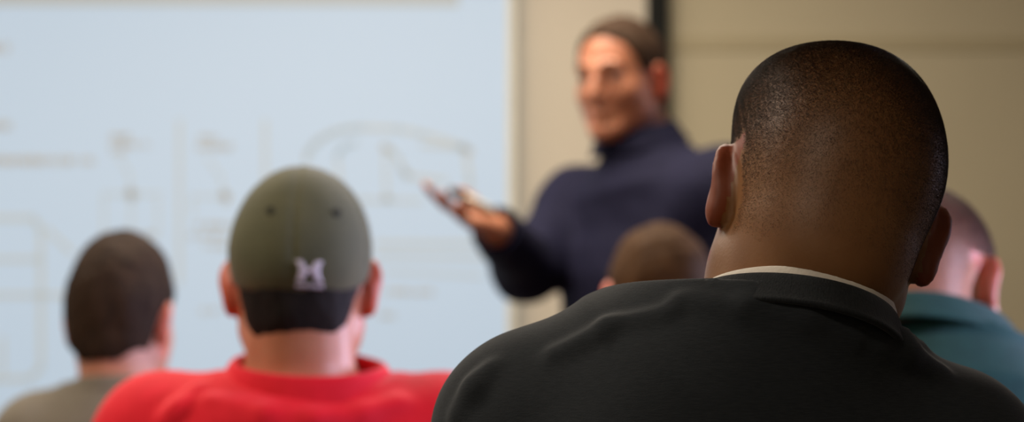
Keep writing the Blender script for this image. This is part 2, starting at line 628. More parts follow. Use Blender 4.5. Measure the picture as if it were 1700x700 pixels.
# ------------------------------------------------------------------ anatomy
def ear(F, side, H, flare=28, ez=-.018, s=1.0):
    """auricle with rim, bowl and lobe; side -1 is the person's left"""
    fx = Frame(H.p((side * .0715, -.006, ez)), H.r @ mrot(0, 0, side * flare) @ mrot(-10, 0, 0), H.sc * s)
    sx = side
    # local: +x*side points away from the head, -y to the back, z up
    key = [(.001, .012, .002), (.004, .013, .016), (.007, .006, .027), (.010, -.005, .032), (.013, -.015, .029), (.0145, -.021, .018), (.014, -.022, .004),
           (.011, -.018, -.010), (.0085, -.011, -.022)]
    rim = []
    for i in range(len(key) - 1):                       # smooth the rim's course
        p0, p1, p2, p3 = (V(key[max(i - 1, 0)]), V(key[i]), V(key[i + 1]), V(key[min(i + 2, len(key) - 1)]))
        for t in (0, .25, .5, .75):
            rim.append(.5 * (2 * p1 + (p2 - p0) * t + (2 * p0 - 5 * p1 + 4 * p2 - p3) * t * t + (3 * p1 - p0 - 3 * p2 + p3) * t ** 3))
    rim = [(sx * a, b, c) for a, b, c in rim + [V(key[-1])]]
    F.chain(rim, .0046, .001, fx)
    F.ell((sx * .0085, -.008, .004), (.0058, .018, .029), .010, fx, mrot(0, 0, -side * 26))
    F.ell((sx * .008, -.005, -.026), (.0058, .0085, .011), .008, fx)
    F.ell((sx * .0, -.004, -.004), (.012, .012, .022), .010, fx)
    F.ell((sx * .0165, .004, .0), (.005, .007, .011), .004, fx, op='s')
    F.ell((sx * .004, .010, -.006), (.0045, .004, .006), .004, fx)


def head(F, H, ears=28, ear_z=-.018, ear_s=1.0, jaw=1.0):
    F.ell((0, -.008, .030), (.077, .097, .087), .02, H)
    F.ell((0, -.046, .002), (.066, .058, .064), .03, H)
    F.ell((0, .030, -.035), (.060 * jaw, .062, .083), .03, H)
    for s_ in (-1, 1):
        F.cone((s_ * .052 * jaw, .0, -.066), (s_ * .022, .066, -.100), .017, .016, .025, H)
        F.ell((s_ * .040, .062, -.030), (.017, .016, .016), .025, H)
        F.ell((s_ * .045 * jaw, .022, -.045), (.024, .036, .044), .03, H)
    F.ell((0, .074, -.104), (.023, .017, .016), .02, H)
    F.cone((-.036, .086, .018), (.036, .086, .018), .010, .010, .014, H)
    for s_ in (-1, 1):
        F.ell((s_ * .032, .1035, .000), (.017, .015, .011), .012, H, op='s')
        F.ell((s_ * .032, .0765, .0065), (.0150, .0135, .0070), .003, H)
        F.ell((s_ * .032, .0765, -.0080), (.0145, .0130, .0060), .003, H)
    F.chain([(0, .094, .006), (0, .105, -.014), (0, .115, -.032)], [.006, .008, .0105], .010, H)
    for s_ in (-1, 1):
        F.ell((s_ * .0125, .101, -.036), (.0075, .010, .0075), .006, H)
    F.ell((0, .0855, -.0625), (.023, .0090, .0068), .010, H)
    F.ell((0, .0840, -.0758), (.020, .0095, .0078), .010, H)
    F.cone((-.020, .0950, -.0688), (.020, .0950, -.0688), .0012, .0012, .003, H, op='s')
    for s_ in (-1, 1):
        ear(F, s_, H, ears, ear_z, ear_s)


def hand(F, f, side, curl=(12, 16, 20, 26), spread=4, k=.006, thumb=((.020, .030, .006), (.042, .058, .014), (.056, .084, .014), (.062, .106, .010))):
    """f: wrist frame, y to the fingertips, z out of the palm; x to the thumb for side +1"""
    kx = (.027, .009, -.009, -.025)
    ky = (.090, .094, .089, .080)
    ln = ((.043, .026, .021), (.047, .030, .022), (.043, .027, .021), (.034, .021, .019))
    for i in range(4):
        x = kx[i] * side
        F.cone((x * .55, .004, 0), (x, ky[i], 0), .0165, .0105, .014, f)
        F.cone((x * .5, .02, .004), (x, ky[i] - .014, .004), .012, .011, .012, f)
        p = np.array((x, ky[i], 0.0))
        az = (1.5 - i) * spread * side
        ang = 0.0
        rad = (.0092, .0084, .0076, .0066) if i < 3 else (.0080, .0074, .0068, .006)
        for j in range(3):
            ang += curl[i] * (1.0, 1.15, .8)[j]
            d = np.array((math.sin(R(az)) * math.cos(R(ang)), math.cos(R(az)) * math.cos(R(ang)), math.sin(R(ang))))
            q = p + d * ln[i][j]
            F.cone(p, q, rad[j], rad[j + 1], .003, f)
            p = q
    th = [(a * side, b, c) for a, b, c in thumb]
    F.chain(th, [.0165, .0125, .0100, .0082], .006, f)


def look_frame(o, ydir, zdir, sc=1.0):
    y = np.array(ydir, 'f8')
    y /= np.linalg.norm(y)
    z = np.array(zdir, 'f8')
    z = z - y * (z @ y)
    z /= np.linalg.norm(z)
    x = np.cross(y, z)
    return Frame(o, np.stack([x, y, z], 1), sc)


def ring(name, c, rot, rx, ry, prof, m, parent, origin, seg=96, a0=0.0, a1=360.0, wob=None):
    """a band swept round an ellipse: prof is a closed list of (outward, up) offsets"""
    c = np.array(c)
    v, f = [], []
    closed = abs(a1 - a0) >= 360
    n = seg if closed else seg + 1
    P = len(prof)
    for i in range(n):
        th = R(a0 + (a1 - a0) * i / seg)
        w = wob(th) if wob else (0, 0)
        for (dr, dz) in prof:
            q = np.array(((rx + dr + w[0]) * math.cos(th), (ry + dr + w[0]) * math.sin(th), dz + w[1]))
            v.append(c + rot @ q - np.array(origin))
    for i in range(seg):
        for j in range(P):
            k = (j + 1) % P
            i2 = (i + 1) % n
            f.append((i * P + j, i2 * P + j, i2 * P + k, i * P + k))
    if not closed:
        f.append(tuple(reversed(range(P))))
        f.append(tuple((n - 1) * P + j for j in range(P)))
    me = make_mesh(name, v, f)
    return link(name, me, m, parent)


def rounded(pts, n=3):
    """Chaikin smoothing of a closed profile"""
    for _ in range(n):
        q = []
        for i in range(len(pts)):
            a, b = np.array(pts[i]), np.array(pts[(i + 1) % len(pts)])
            q += [a * .75 + b * .25, a * .25 + b * .75]
        pts = q
    return [tuple(p) for p in pts]


def torso(F, J, g=0.0, neck=True):
    """trunk, shoulders: J holds the joints; g grows everything for cloth"""
    pel, nb, sl, sr = J['pelvis'], J['neck'], J['sl'], J['sr']
    b = J.get('bulk', 1.0)
    up = nb - pel
    side = sr - sl
    side = side / np.linalg.norm(side)
    fw = np.cross(up / np.linalg.norm(up), side)
    fw /= np.linalg.norm(fw)
    upn = np.cross(side, fw)
    Q = np.stack([side, fw, upn], 1)
    J['Q'] = Q
    w = np.linalg.norm(sr - sl) / 2
    c = pel + up * .62 + fw * .01
    F.ell(pel + up * .05, (.165 * b + g, .125 * b + g, .13 + g), .05, rot=Q)
    F.ell(pel + up * .30, (.150 * b + g, .115 * b + g, .17 + g), .06, rot=Q)
    F.ell(c, (.168 * b + g, .115 * b + g, .19 + g), .06, rot=Q)
    mid = (sl + sr) / 2
    F.cone(mid - side * w * .55 - fw * .015 - upn * .05, mid + side * w * .55 - fw * .015 - upn * .05, .083 + g, .083 + g, .06)
    for s_, sh in ((-1, sl), (1, sr)):
        F.cone(nb - fw * .015 + side * s_ * .03 - upn * .01, sh - fw * .005 - side * s_ * .01, .052 + g, .050 + g, .05)
        F.ell(sh, .060 * b + g, .05)
        F.ell(sh - side * s_ * .07 - fw * .06 - upn * .10, (.06 + g, .035 + g, .075 + g), .05, rot=Q)


def fit_neck(F, cc, RC, rmax=.078):
    """centre and half-widths of the neck where the collar's plane cuts it"""
    th = np.radians(np.arange(0, 360, 10))
    for _ in range(3):
        rad = np.array([np.linalg.norm(F.surf(cc + d * .13, -d, .13) - cc) for d in (RC @ V((math.cos(t), math.sin(t), 0)) for t in th)])
        cc = cc + RC @ V(((rad * np.cos(th)).mean(), (rad * np.sin(th)).mean(), 0)) * .9
    rad = np.minimum(rad, rmax)
    for _ in range(2):
        rad = (np.roll(rad, 1) + 2 * rad + np.roll(rad, -1)) / 4
    rx, ry = (rad[0] + rad[18]) / 2, (rad[9] + rad[27]) / 2

    def wob(t):
        return (float(np.interp(t % (2 * math.pi), np.append(th, 2 * math.pi), np.append(rad, rad[0]))), 0)
    return cc, rx, ry, wob


def neckline(F, nb, cc, RC, r, spread=.03, k=.05):
    # the cloth rises from the shoulders to the collar, cut level with it
    F.cone(nb, cc, r + spread, r, k, clip=(cc, RC[:, 2]))


def limb(F, a, b, c, r, g=0, k=.03):
    F.cone(a, b, r[0] + g, r[1] + g, k)
    F.cone(b, c, r[1] + g, r[2] + g, k)


def seated_joints(nb, sl, sr, dx=0.0, lean=.07, seat=.53, arms=1.0):
    """the joints below the shoulders of someone sitting with hands on the thighs, facing +Y"""
    J = {'neck': V(nb), 'sl': V(sl), 'sr': V(sr)}
    J['pelvis'] = V((nb[0] + dx, nb[1] - lean, seat))
    p = J['pelvis']
    for s_, n in ((-1, 'l'), (1, 'r')):
        J['hip' + n] = p + V((s_ * .09, .03, -.005))
        J['knee' + n] = p + V((s_ * .14, .47, -.005))
        J['ank' + n] = V((J['knee' + n][0], J['knee' + n][1] - .02, .09))
        sh = J['s' + n]
        J['elb' + n] = V((sh[0] + s_ * .06, sh[1] + .06, max(p[2] + .19, sh[2] - .29)))
        J['wri' + n] = V((p[0] + s_ * .13, p[1] + .27, p[2] + .115))
    return J


def build_person(J, H, skin, bounds, vox, origin, label, seated=True, neck_r=(.058, .064), ears=28, ear_z=-.018, ear_s=1.0, jaw=1.0, hands=None, extra=None, back=.03):
    F = Field(bounds[0], bounds[1], vox)
    torso(F, J)
    F.cone(H.p((0, -back, -.05)), J['neck'], neck_r[0] * H.sc, neck_r[1], .03)
    F.cone(J['neck'], J['neck'] - V((0, 0, .05)), neck_r[1], neck_r[1] + .005, .04)
    for n, s_ in (('l', -1), ('r', 1)):
        F.cone(J['s' + n], J['elb' + n], .052, .041, .03)
        F.cone(J['elb' + n], J['elb' + n] * .65 + J['wri' + n] * .35, .041, .043, .02)
        F.cone(J['elb' + n] * .65 + J['wri' + n] * .35, J['wri' + n], .043, .027, .02)
        F.cone(J['hip' + n], J['knee' + n], .088, .058, .04)
        F.cone(J['knee' + n], J['knee' + n] * .7 + J['ank' + n] * .3, .056, .056, .03)
        F.cone(J['knee' + n] * .7 + J['ank' + n] * .3, J['ank' + n], .056, .036, .02)
        fd = J.get('foot', V((0, 1, 0)))
        F.cone(J['ank' + n] - V((0, 0, .045)) - fd * .03, J['ank' + n] - V((0, 0, .06)) + fd * .14, .034, .026, .02)
        if hands and hands.get(n):
            hf, kw = hands[n]
            hand(F, hf, s_ * kw.pop('sgn', 1), **kw)
        else:
            d = J['knee' + n] - J['wri' + n]
            d[2] = -.05
            hf = look_frame(J['wri' + n], d, (s_ * .15, 0, -1))
            hand(F, hf, s_ * np.sign(np.dot(hf.r[:, 0], V((-1, 0, 0)) * s_)) or 1, curl=(8, 9, 10, 12))
    head(F, H, ears, ear_z, ear_s, jaw)
    global BODY
    BODY = F
    if extra:
        extra(F)
    me = F.mesh('person', origin)
    o = link('person', me, skin, None, origin)
    me.materials.append(EAR[skin.name])
    cen = np.empty(len(me.polygons) * 3, 'f4')
    me.polygons.foreach_get('center', cen)
    q = ((cen.reshape(-1, 3) + V(origin) - H.o) @ H.r) / H.sc
    isear = (np.abs(q[:, 0]) > .0745) & (q[:, 2] < .017) & (q[:, 2] > -.07) & (q[:, 1] < .02) & (q[:, 1] > -.045)
    me.polygons.foreach_set('material_index', isear.astype('i4'))
    tag(o, label, 'person')
    # eyes
    for s_ in (-1, 1):
        c = H.p((s_ * .032, .0765, .0)) - V(origin)
        e = MB().ball((0, 0, 0), .0122 * H.sc, 16, 10)
        eo = e.build('eye', M_EYE, o, True)
        eo.location = c
        iris = MB().ball((0, 0, 0), (.0055 * H.sc, .002 * H.sc, .0055 * H.sc), 14, 6).build('iris', M_IRIS, eo, True)
        iris.location = V(H.r @ V((0, .0115 * H.sc, 0)))
        iris.rotation_euler = Matrix(H.r.tolist()).to_euler()
    return o


def part_from(F, name, m, parent, origin, relax=0):
    return link(name, F.mesh(name, origin, relax), m, parent)


def trousers(J, bounds, vox, m, parent, origin, standing=False):
    F = Field(bounds[0], V((bounds[1][0], bounds[1][1], J['pelvis'][2] + .2)), vox)
    pel, up = J['pelvis'], J['neck'] - J['pelvis']
    F.ell(pel + up * .05, (.178, .140, .145), .05, rot=J.get('Q'))
    for n in 'lr':
        F.cone(J['hip' + n], J['knee' + n], .100, .074, .04)
        e = J['ank' + n] + V((0, 0, -.02))
        F.cone(J['knee' + n], e, .073, .060, .04, clip=(e, (0, 0, -1)))
    F.plane(pel + V((0, 0, .10)), (0, 0, 1))
    F.disp(lambda P: .004 * sines(P, 40, 3))
    return part_from(F, 'trousers', m, parent, origin)


def shoes(J, m, parent, origin):
    fd = J.get('foot', V((0, 1, 0)))
    for n in 'lr':
        a = J['ank' + n]
        F = Field(a - V((.22, .22, .1)), a + V((.22, .26, .06)), .004)
        F.cone(a - fd * .035 + V((0, 0, -.048)), a + fd * .07 + V((0, 0, -.052)), .042, .042, .03)
        F.cone(a + fd * .07 + V((0, 0, -.052)), a + fd * .16 + V((0, 0, -.062)), .043, .034, .03)
        F.cone(a, a + V((0, 0, -.04)), .044, .044, .02)
        F.plane(V((0, 0, .0)), (0, 0, -1))
        F.plane(a + V((0, 0, .0)), (0, 0, 1))
        part_from(F, 'shoe', m, parent, origin)


def stubble(parent, origin, H, me, mask, length, n_per, m, name='hair', seed=1, radius=.00008, lie=.55, jit=.0046):
    """real short strands rooted on the scalp"""
    r = np.random.default_rng(seed)
    nv = len(me.vertices)
    co = np.empty(nv * 3, 'f4')
    no = np.empty(nv * 3, 'f4')
    me.vertices.foreach_get('co', co)
    me.vertices.foreach_get('normal', no)
    co, no = co.reshape(-1, 3).astype('f8'), no.reshape(-1, 3).astype('f8')
    loc = ((co + V(origin) - H.o) @ H.r) / H.sc
    dens, ln = mask(loc)
    dens = dens * ~((np.abs(loc[:, 0]) > .066) & (loc[:, 2] < .018) & (loc[:, 1] > -.045) & (loc[:, 1] < .02))
    keep = np.nonzero(dens > 0)[0]
    keep = np.repeat(keep, n_per)
    keep = keep[r.random(len(keep)) < dens[keep]]
    p, nn, q = co[keep], no[keep], loc[keep]
    t1 = np.cross(nn, r.normal(size=nn.shape))
    t1 /= np.linalg.norm(t1, axis=1)[:, None] + 1e-9
    p = p + t1 * (np.sqrt(r.random(len(p))) * jit)[:, None]
    # hair grows away from the crown whorl, down the back and sides
    wh = V((.012, -.045, .11))
    g = q - wh
    g[:, 2] -= .02
    sw = np.cross(g, V((0, 0, 1)))
    g = g + .45 * sw
    g = (g @ H.r.T)
    g -= nn * (g * nn).sum(1)[:, None]
    g /= np.linalg.norm(g, axis=1)[:, None] + 1e-9
    d = nn * (1 - lie) + g * lie + r.normal(size=g.shape) * .18
    d /= np.linalg.norm(d, axis=1)[:, None]
    L = length * ln[keep] * r.uniform(.6, 1.15, len(p))
    a = p - nn * .0006
    b = p + d * (L * .5)[:, None] + nn * .0002
    c = p + (d * .9 + g * .35) * L[:, None]
    pts = np.stack([a, b, c], 1).reshape(-1, 3)
    hc = bpy.data.hair_curves.new(name)
    hc.add_curves([3] * len(p))
    hc.attributes['position'].data.foreach_set('vector', pts.astype('f4').ravel())
    ra = hc.attributes.get('radius') or hc.attributes.new('radius', 'FLOAT', 'POINT')
    rr = np.tile(np.array((1.0, .9, .35), 'f4') * radius, len(p))
    ra.data.foreach_set('value', rr)
    hc.materials.append(m)
    o = bpy.data.objects.new(name, hc)
    COL.objects.link(o)
    o.parent = parent
    return o


def smooth01(x, a, b):
    t = np.clip((x - a) / (b - a), 0, 1)
    return t * t * (3 - 2 * t)


def hair_cap(H, bounds, vox, m, parent, origin, grow=.010, rise=0.0, earcut=.030, wide=0.0, front=.050, nape=-.07, seed=4, amp=.004, top=.0, side_cut=True, freq=130, recede=0.0):
    """short hair as one mass over the skull, cut at hairline, ears and nape"""
    F = Field(H.o - .19 * H.sc, H.o + .19 * H.sc, vox)
    F.ell((0, -.008, .030 + top * .5), (.077 + grow + wide, .097 + grow, .087 + grow + top * .5), .02, H)
    F.ell((0, -.046, .000), (.066 + grow * .9, .058 + grow * .8, .066 + grow * .6), .03, H)
    F.ell((0, -.048, -.055), (.060 + grow * .3, .045 + grow * .4, .055), .03, H)
    # hairline planes in the head's frame
    def cut(pt, nv):
        F.plane(H.p(pt), H.r @ V(nv))
    cut((0, 0, nape), (0, .0, -1))
    for s_ in (-1, 1):                                                                # rounded corners of the nape
        cut((s_ * .030, 0, nape), (s_ * .75, 0, -1))
    F.ell((0, .115, -.035 + rise * .5), (.12, .115 - front + .05, .098 + rise * .5), .012, H, op='s')          # face opening
    for s_ in (-1, 1):
        F.ell((s_ * .088, .004, -.045), (earcut, .030, .055), .01, H, op='s')            # round the ears
        F.ell((s_ * .085, .05, -.06), (.05, .06, .075), .01, H, op='s')
        if recede:
            F.ell((s_ * .05, .10, .075), (.028, .05 + recede, .045), .012, H, op='s')
    F.disp(lambda P: amp * sines(P, freq, seed) + amp * .6 * sines(P, freq * 2.4, seed + 1))
    return part_from(F, 'hair', m, parent, origin)

# ------------------------------------------------------------------ man in the charcoal T-shirt (in focus)
Y = 1.75
H = Frame(at(1371, 336, Y), mrot(0, 15, 0) @ mrot(-17, 0, 0) @ mrot(0, 0, 3), 1.03)
nb = V(at(1220, 684, Y + .00))
J = seated_joints(nb, at(893, 722, Y + .02), at(1560, 785, Y + .02), dx=-.03)
J['bulk'] = 1.08
org = V((nb[0], nb[1] - .05, 0))
bd = (V((nb[0] - .50, nb[1] - .34, 0)), V((nb[0] + .50, nb[1] + .62, 1.36)))
man = build_person(J, H, M_SKIN3, bd, .0035, org, 'person with a shaved brown head and charcoal T-shirt, seen from behind, largest of all',
                   neck_r=(.065, .056), extra=lambda F: F.ell((-.034, -.018, .060), (.0455, .060, .036), .025, H), ears=6, ear_s=.93, jaw=.92, back=.028)


def fade(q):
    """stubble: dense on top, fading to nothing on the nape and above the ears"""
    x, y, z = q[:, 0], q[:, 1], q[:, 2]
    lowline = np.where(y < 0, -.088 + .03 * smooth01(np.abs(x), .03, .07), -.0 + .3 * np.clip(y, 0, .1))
    on = (z > lowline) & (y < .072 + (z > .06) * .02) & (np.abs(x) < .095) & (np.linalg.norm(q - V((0, -.01, .03)), axis=1) < .126)
    dz = smooth01(z, -.09, .13)
    return on * (.03 + .6 * dz), .5 + .6 * dz


stubble(man, org, H, man.data, fade, .0016, 120, M_STUB_BLK, seed=3, radius=.000045)
F = Field(bd[0], V((bd[1][0], bd[1][1], 1.2)), .0035)
torso(F, J, .010)
Q = J['Q']
for n, s_ in (('l', -1), ('r', 1)):
    a, b = J['s' + n], J['elb' + n]
    e = a + (b - a) * .72
    F.cone(a, e, .066, .068, .03, clip=(e, (b - a) / np.linalg.norm(b - a)))
F.plane(J['pelvis'] - V((0, 0, .03)), (0, 0, -1))
RC = mrot(0, 11, 0) @ mrot(-12, 0, 0)
cc, rx, ry, wob = fit_neck(BODY, V(at(1276, 540, Y)), RC, .12)

neckline(F, nb + V((0, 0, .01)), cc, RC, max(rx, ry) + .014, .035)
F.disp(lambda P: .0022 * sines(P, 26, 11) + .0012 * sines(P, 60, 12))
# folds that run from the collar and the shoulder blades
for pts, r_ in ((((1130, 500), (1240, 512), (1340, 528), (1420, 560)), .004), (((920, 590), (1010, 545), (1110, 520)), .003),
                (((1455, 570), (1500, 582), (1560, 620)), .006), (((760, 690), (790, 645), (815, 615)), .005)):
    q = [F.pixel(px, py, Y, r_ * .7) for px, py in pts]
    F.chain(q, [r_ * .5] + [r_] * (len(q) - 2) + [r_ * .5], .016)
shirt = part_from(F, 'shirt', M_CHAR, man, org, 2)
shirt['label'] = 'charcoal jersey T-shirt'
ring('collar', cc, RC, 0 + .007, 0 + .007, rounded([(0, .008), (.004, .008), (.010, -.010), (.014, -.016), (.006, -.018), (0, 0)]), M_CHARRIB, shirt, org, wob=wob)
us = ring('undershirt', cc + RC @ V((0, 0, .0022)), RC, 0 + .0030, 0 + .0030, rounded([(0, .010), (.004, .010), (.005, -.006), (.001, -.008)]), M_WHITE, man, org,
          wob=lambda t: (wob(t)[0], .0035 * math.cos(t) - .0035 * math.sin(t)))
us['label'] = 'white undershirt edge inside the collar'
trousers(J, bd, .006, M_DENIM, man, org)
shoes(J, M_SHOE, man, org)

# ------------------------------------------------------------------ man in the red polo and olive cap
Y = 2.80
H = Frame(at(501, 457, Y), mrot(-6, 0, 0), 1.0)
nb = V(at(500, 704, Y - .01))
J = seated_joints(nb, at(262, 735, Y), at(738, 735, Y))
J['bulk'] = 1.05
org = V((nb[0], nb[1] - .05, 0))
bd = (V((nb[0] - .44, nb[1] - .30, 0)), V((nb[0] + .44, nb[1] + .62, 1.40)))
man = build_person(J, H, M_SKIN2, bd, .004, org, 'person in a red polo shirt and olive cap, seen from behind before the screen', neck_r=(.064, .068), ears=34)
hair_cap(H, bd, .003, M_HAIR_BLACK, man, org, grow=.003, nape=-.116, amp=.0015, earcut=.018)
F = Field(H.o - .24, H.o + .26, .003)
CP = (.0850, .1050, .0985)
F.ell((0, -.008, .034), CP, .02, H)
F.ell((0, -.045, .008), (.078, .071, .075), .03, H)
cn = H.r @ V((0, .40, -1.0))
F.plane(H.p((0, -.10, -.044)), cn)
capc = V((0, -.008, .03))


def on_cap(d, lift=0.0):
    """point of the cap's cloth in direction d from the middle of the head (head frame)"""
    d = H.r @ (V(d) / np.linalg.norm(d))
    q = F.surf(H.p(capc) + d * .17, -d)
    return q + d * lift


def on_back(x, z, lift=0.0):
    q = F.surf(H.p((x, -.2, z)), H.r @ V((0, 1, 0)))
    return q - H.r @ V((0, 1, 0)) * lift - org


seams = [[on_cap((math.cos(R(ang)) * math.sin(R(t)), math.sin(R(ang)) * math.sin(R(t)), math.cos(R(t)))) for t in range(0, 112, 6)]
         for ang in (90, 30, 150, 210, 330, 270)]
band = [on_cap((math.cos(R(t)), math.sin(R(t)), -.30 + .22 * (math.sin(R(t)) + 1))) for t in range(0, 361, 10)]
btop = on_cap((0, 0, 1)) - org
backs = {}
for q in seams:
    F.chain(q, .0018, .004, ID, 's')
cap = part_from(F, 'cap', M_CAP, man, org, 1)
cap['label'] = 'olive fitted cap with a white emblem'
# brim
v, f = [], []
for i in range(25):
    th = R(20 + 140 * i / 24)
    for j in range(7):
        u = j / 6
        x = .084 * math.cos(th) * (1 + .04 * u)
        y = -.008 + .101 * math.sin(th) + u * .072 * math.sin(th) ** 1.2
        z = .012 - 1.9 * x * x - .10 * u * .07 + .002
        v.append(H.p((x, y, z)) - org)
n0 = len(v)
v += [p - H.r @ V((0, 0, .003)) for p in v[:n0]]
for i in range(24):
    for j in range(6):
        a = i * 7 + j
        f.append((a, a + 7, a + 8, a + 1))
        f.append((n0 + a, n0 + a + 1, n0 + a + 8, n0 + a + 7))
edge = [i * 7 + 6 for i in range(25)] + [24 * 7 + j for j in range(5, -1, -1)] + [i * 7 for i in range(23, -1, -1)] + [j for j in range(1, 6)]
for a, b in zip(edge, edge[1:] + edge[:1]):
    f.append((b, a, n0 + a, n0 + b))
link('brim', make_mesh('brim', v, f), M_CAP, cap)


def cap_patch(name, poly_rows, m, lift=.0016):
    """embroidery: rows of (z, x0, x1) laid on the cloth"""
    v, f = [], []
    for rows in poly_rows:
        n = len(v)
        for (z, x0, x1) in rows:
            for i in range(5):
                x = x0 + (x1 - x0) * i / 4
                v.append(on_back(x, z, lift))
        nr = len(rows)
        for r_ in range(nr - 1):
            for i in range(4):
                a = n + r_ * 5 + i
                f.append((a, a + 1, a + 6, a + 5))
    o = link(name, make_mesh(name, v, f), m, cap)
    so = o.modifiers.new('thread', 'SOLIDIFY')
    so.thickness, so.offset = .0016, 0
    return o


ex, ez = .0190, -.0175          # emblem centre on the cap


def upright(s_):
    rows = []
    for i in range(13):
        t = -1 + 2 * i / 12
        # curved upright: bows inward at the middle, flares out to points at the ends
        c = s_ * (.0072 + .0050 * t * t)
        w = .0047 - .0012 * t * t
        rows.append((ez + t * .0115, ex + c - w, ex + c + w))
    return rows


bars = [[(ez + .0005 + t * .0022, ex - .008, ex + .008) for t in (-1, 0, 1)]]
cap_patch('emblem', [upright(-1), upright(1)] + bars, M_LOGO)
cap_patch('emblem_lettering', [[(ez - .0165 + t * .0018, ex - .0155 + i * .0029, ex - .0155 + i * .0029 + .0019) for t in (-1, 1)] for i in range(11)], M_LOGO)
bt = MB().ball((0, 0, 0), (.008, .008, .0035), 16, 8).build('button', M_CAP, cap, True)
bt.location = btop
for s_ in (-1, 1):
    ey = [on_back(s_ * .0385 + .010 + .004 * math.cos(R(a)), .056 + .004 * math.sin(R(a)), .0006) for a in range(0, 360, 30)]
    mb = MB()
    mb.tube([tuple(p) for p in ey + ey[:1]], .0014, 6, False)
    n = len(mb.v)
    mb.v += [tuple(p) for p in ey]
    mb.f.append(tuple(range(n, n + 12)))
    mb.build('eyelet', M_CAPD, cap, True)
F = Field(bd[0], V((bd[1][0], bd[1][1], 1.2)), .004)
torso(F, J, .014)
for n, s_ in (('l', -1), ('r', 1)):
    a, b = J['s' + n], J['elb' + n]
    e = a + (b - a) * .7
    F.cone(a, e, .068, .072, .03, clip=(e, (b - a) / np.linalg.norm(b - a)))
F.plane(J['pelvis'] - V((0, 0, .03)), (0, 0, -1))
cc = V(at(506, 640, Y + .0))
RC = mrot(0, 2, 0) @ mrot(14, 0, 0)
cc, rx, ry, wob = fit_neck(BODY, cc, RC)
neckline(F, nb, cc, RC, max(rx, ry) + .012, .04)
F.disp(lambda P: .003 * sines(P, 30, 21) + .0015 * sines(P, 70, 22))
for pts, r_ in ((((350, 668), (440, 690), (520, 698), (600, 690), (660, 672)), .008), (((330, 650), (300, 680), (280, 698)), .008)):
    q = [F.pixel(px, py, Y, r_ * .5) for px, py in pts]
    F.chain(q, r_, .02)
shirt = part_from(F, 'polo_shirt', M_RED, man, org, 1)
ring('collar', cc, RC, 0 + .010, 0 + .010, rounded([(-.006, .000), (-.004, .030), (.002, .034), (.008, .030), (.022, .000), (.030, -.014), (.024, -.016), (.006, .0)]), M_RED, shirt, org,
     a0=110, a1=430, wob=wob)
trousers(J, bd, .006, M_DENIM, man, org)
shoes(J, M_SHOE, man, org)

# ------------------------------------------------------------------ man in the taupe T-shirt
Y = 3.60
H = Frame(at(203, 524, Y), mrot(0, 2, 0) @ mrot(-7, 0, 0) @ mrot(0, 0, -14), .95)
nb = V(at(208, 704, Y - .01))
J = seated_joints(nb, at(70, 735, Y), at(395, 735, Y))
org = V((nb[0], nb[1] - .05, 0))
bd = (V((nb[0] - .42, nb[1] - .30, 0)), V((nb[0] + .42, nb[1] + .62, 1.40)))
man = build_person(J, H, M_SKIN, bd, .0045, org, 'person in a taupe T-shirt with short dark hair, seen from behind at far left', neck_r=(.060, .064), ears=14)
hair_cap(H, bd, .0035, M_HAIR_DARK, man, org, grow=.008, nape=-.088, amp=.003, top=.016, wide=-.003)
F = Field(bd[0], V((bd[1][0], bd[1][1], 1.2)), .005)
torso(F, J, .012)
for n, s_ in (('l', -1), ('r', 1)):
    a, b = J['s' + n], J['elb' + n]
    e = a + (b - a) * .7
    F.cone(a, e, .066, .070, .03, clip=(e, (b - a) / np.linalg.norm(b - a)))
F.plane(J['pelvis'] - V((0, 0, .03)), (0, 0, -1))
cc, RC = V(at(212, 650, Y)), mrot(-6, 0, 0)
cc, rx, ry, wob = fit_neck(BODY, cc, RC)
neckline(F, nb, cc, RC, max(rx, ry) + .006)
F.disp(lambda P: .003 * sines(P, 30, 31))
shirt = part_from(F, 'shirt', M_GREY, man, org, 1)
ring('collar', cc, RC, 0 + .004, 0 + .004, rounded([(0, .012), (.004, .012), (.012, -.012), (0, -.010)]), M_GREY, shirt, org, wob=wob)
trousers(J, bd, .006, M_KHAKI, man, org)
shoes(J, M_SHOE, man, org)

# ------------------------------------------------------------------ brown-haired man in the front row
Y = 3.62
H = Frame(at(1092, 494, Y), mrot(0, 3, 0) @ mrot(-14, 0, 0) @ mrot(0, 0, 8), .93)
nb = V(at(1094, 700, Y - .01))
J = seated_joints(nb, at(930, 720, Y), at(1258, 720, Y))
org = V((nb[0], nb[1] - .05, 0))
bd = (V((nb[0] - .42, nb[1] - .30, 0)), V((nb[0] + .42, nb[1] + .62, 1.40)))
man = build_person(J, H, M_SKIN, bd, .0045, org, 'person with light brown hair, mostly hidden behind the charcoal T-shirt shoulder', neck_r=(.060, .064), ears=36)
hair_cap(H, bd, .0035, M_HAIR_BROWN, man, org, grow=.008, nape=-.07, amp=.003)
F = Field(bd[0], V((bd[1][0], bd[1][1], 1.2)), .005)
torso(F, J, .012)
for n, s_ in (('l', -1), ('r', 1)):
    a, b = J['s' + n], J['elb' + n]
    e = a + (b - a) * .7
    F.cone(a, e, .066, .070, .03, clip=(e, (b - a) / np.linalg.norm(b - a)))
F.plane(J['pelvis'] - V((0, 0, .03)), (0, 0, -1))
neckline(F, nb, V(at(1094, 640, Y)), mrot(-10, 0, 0), .074)
F.disp(lambda P: .003 * sines(P, 30, 41))
part_from(F, 'shirt', M_BLUE, man, org, 1)
trousers(J, bd, .006, M_DENIM, man, org)
shoes(J, M_SHOE, man, org)

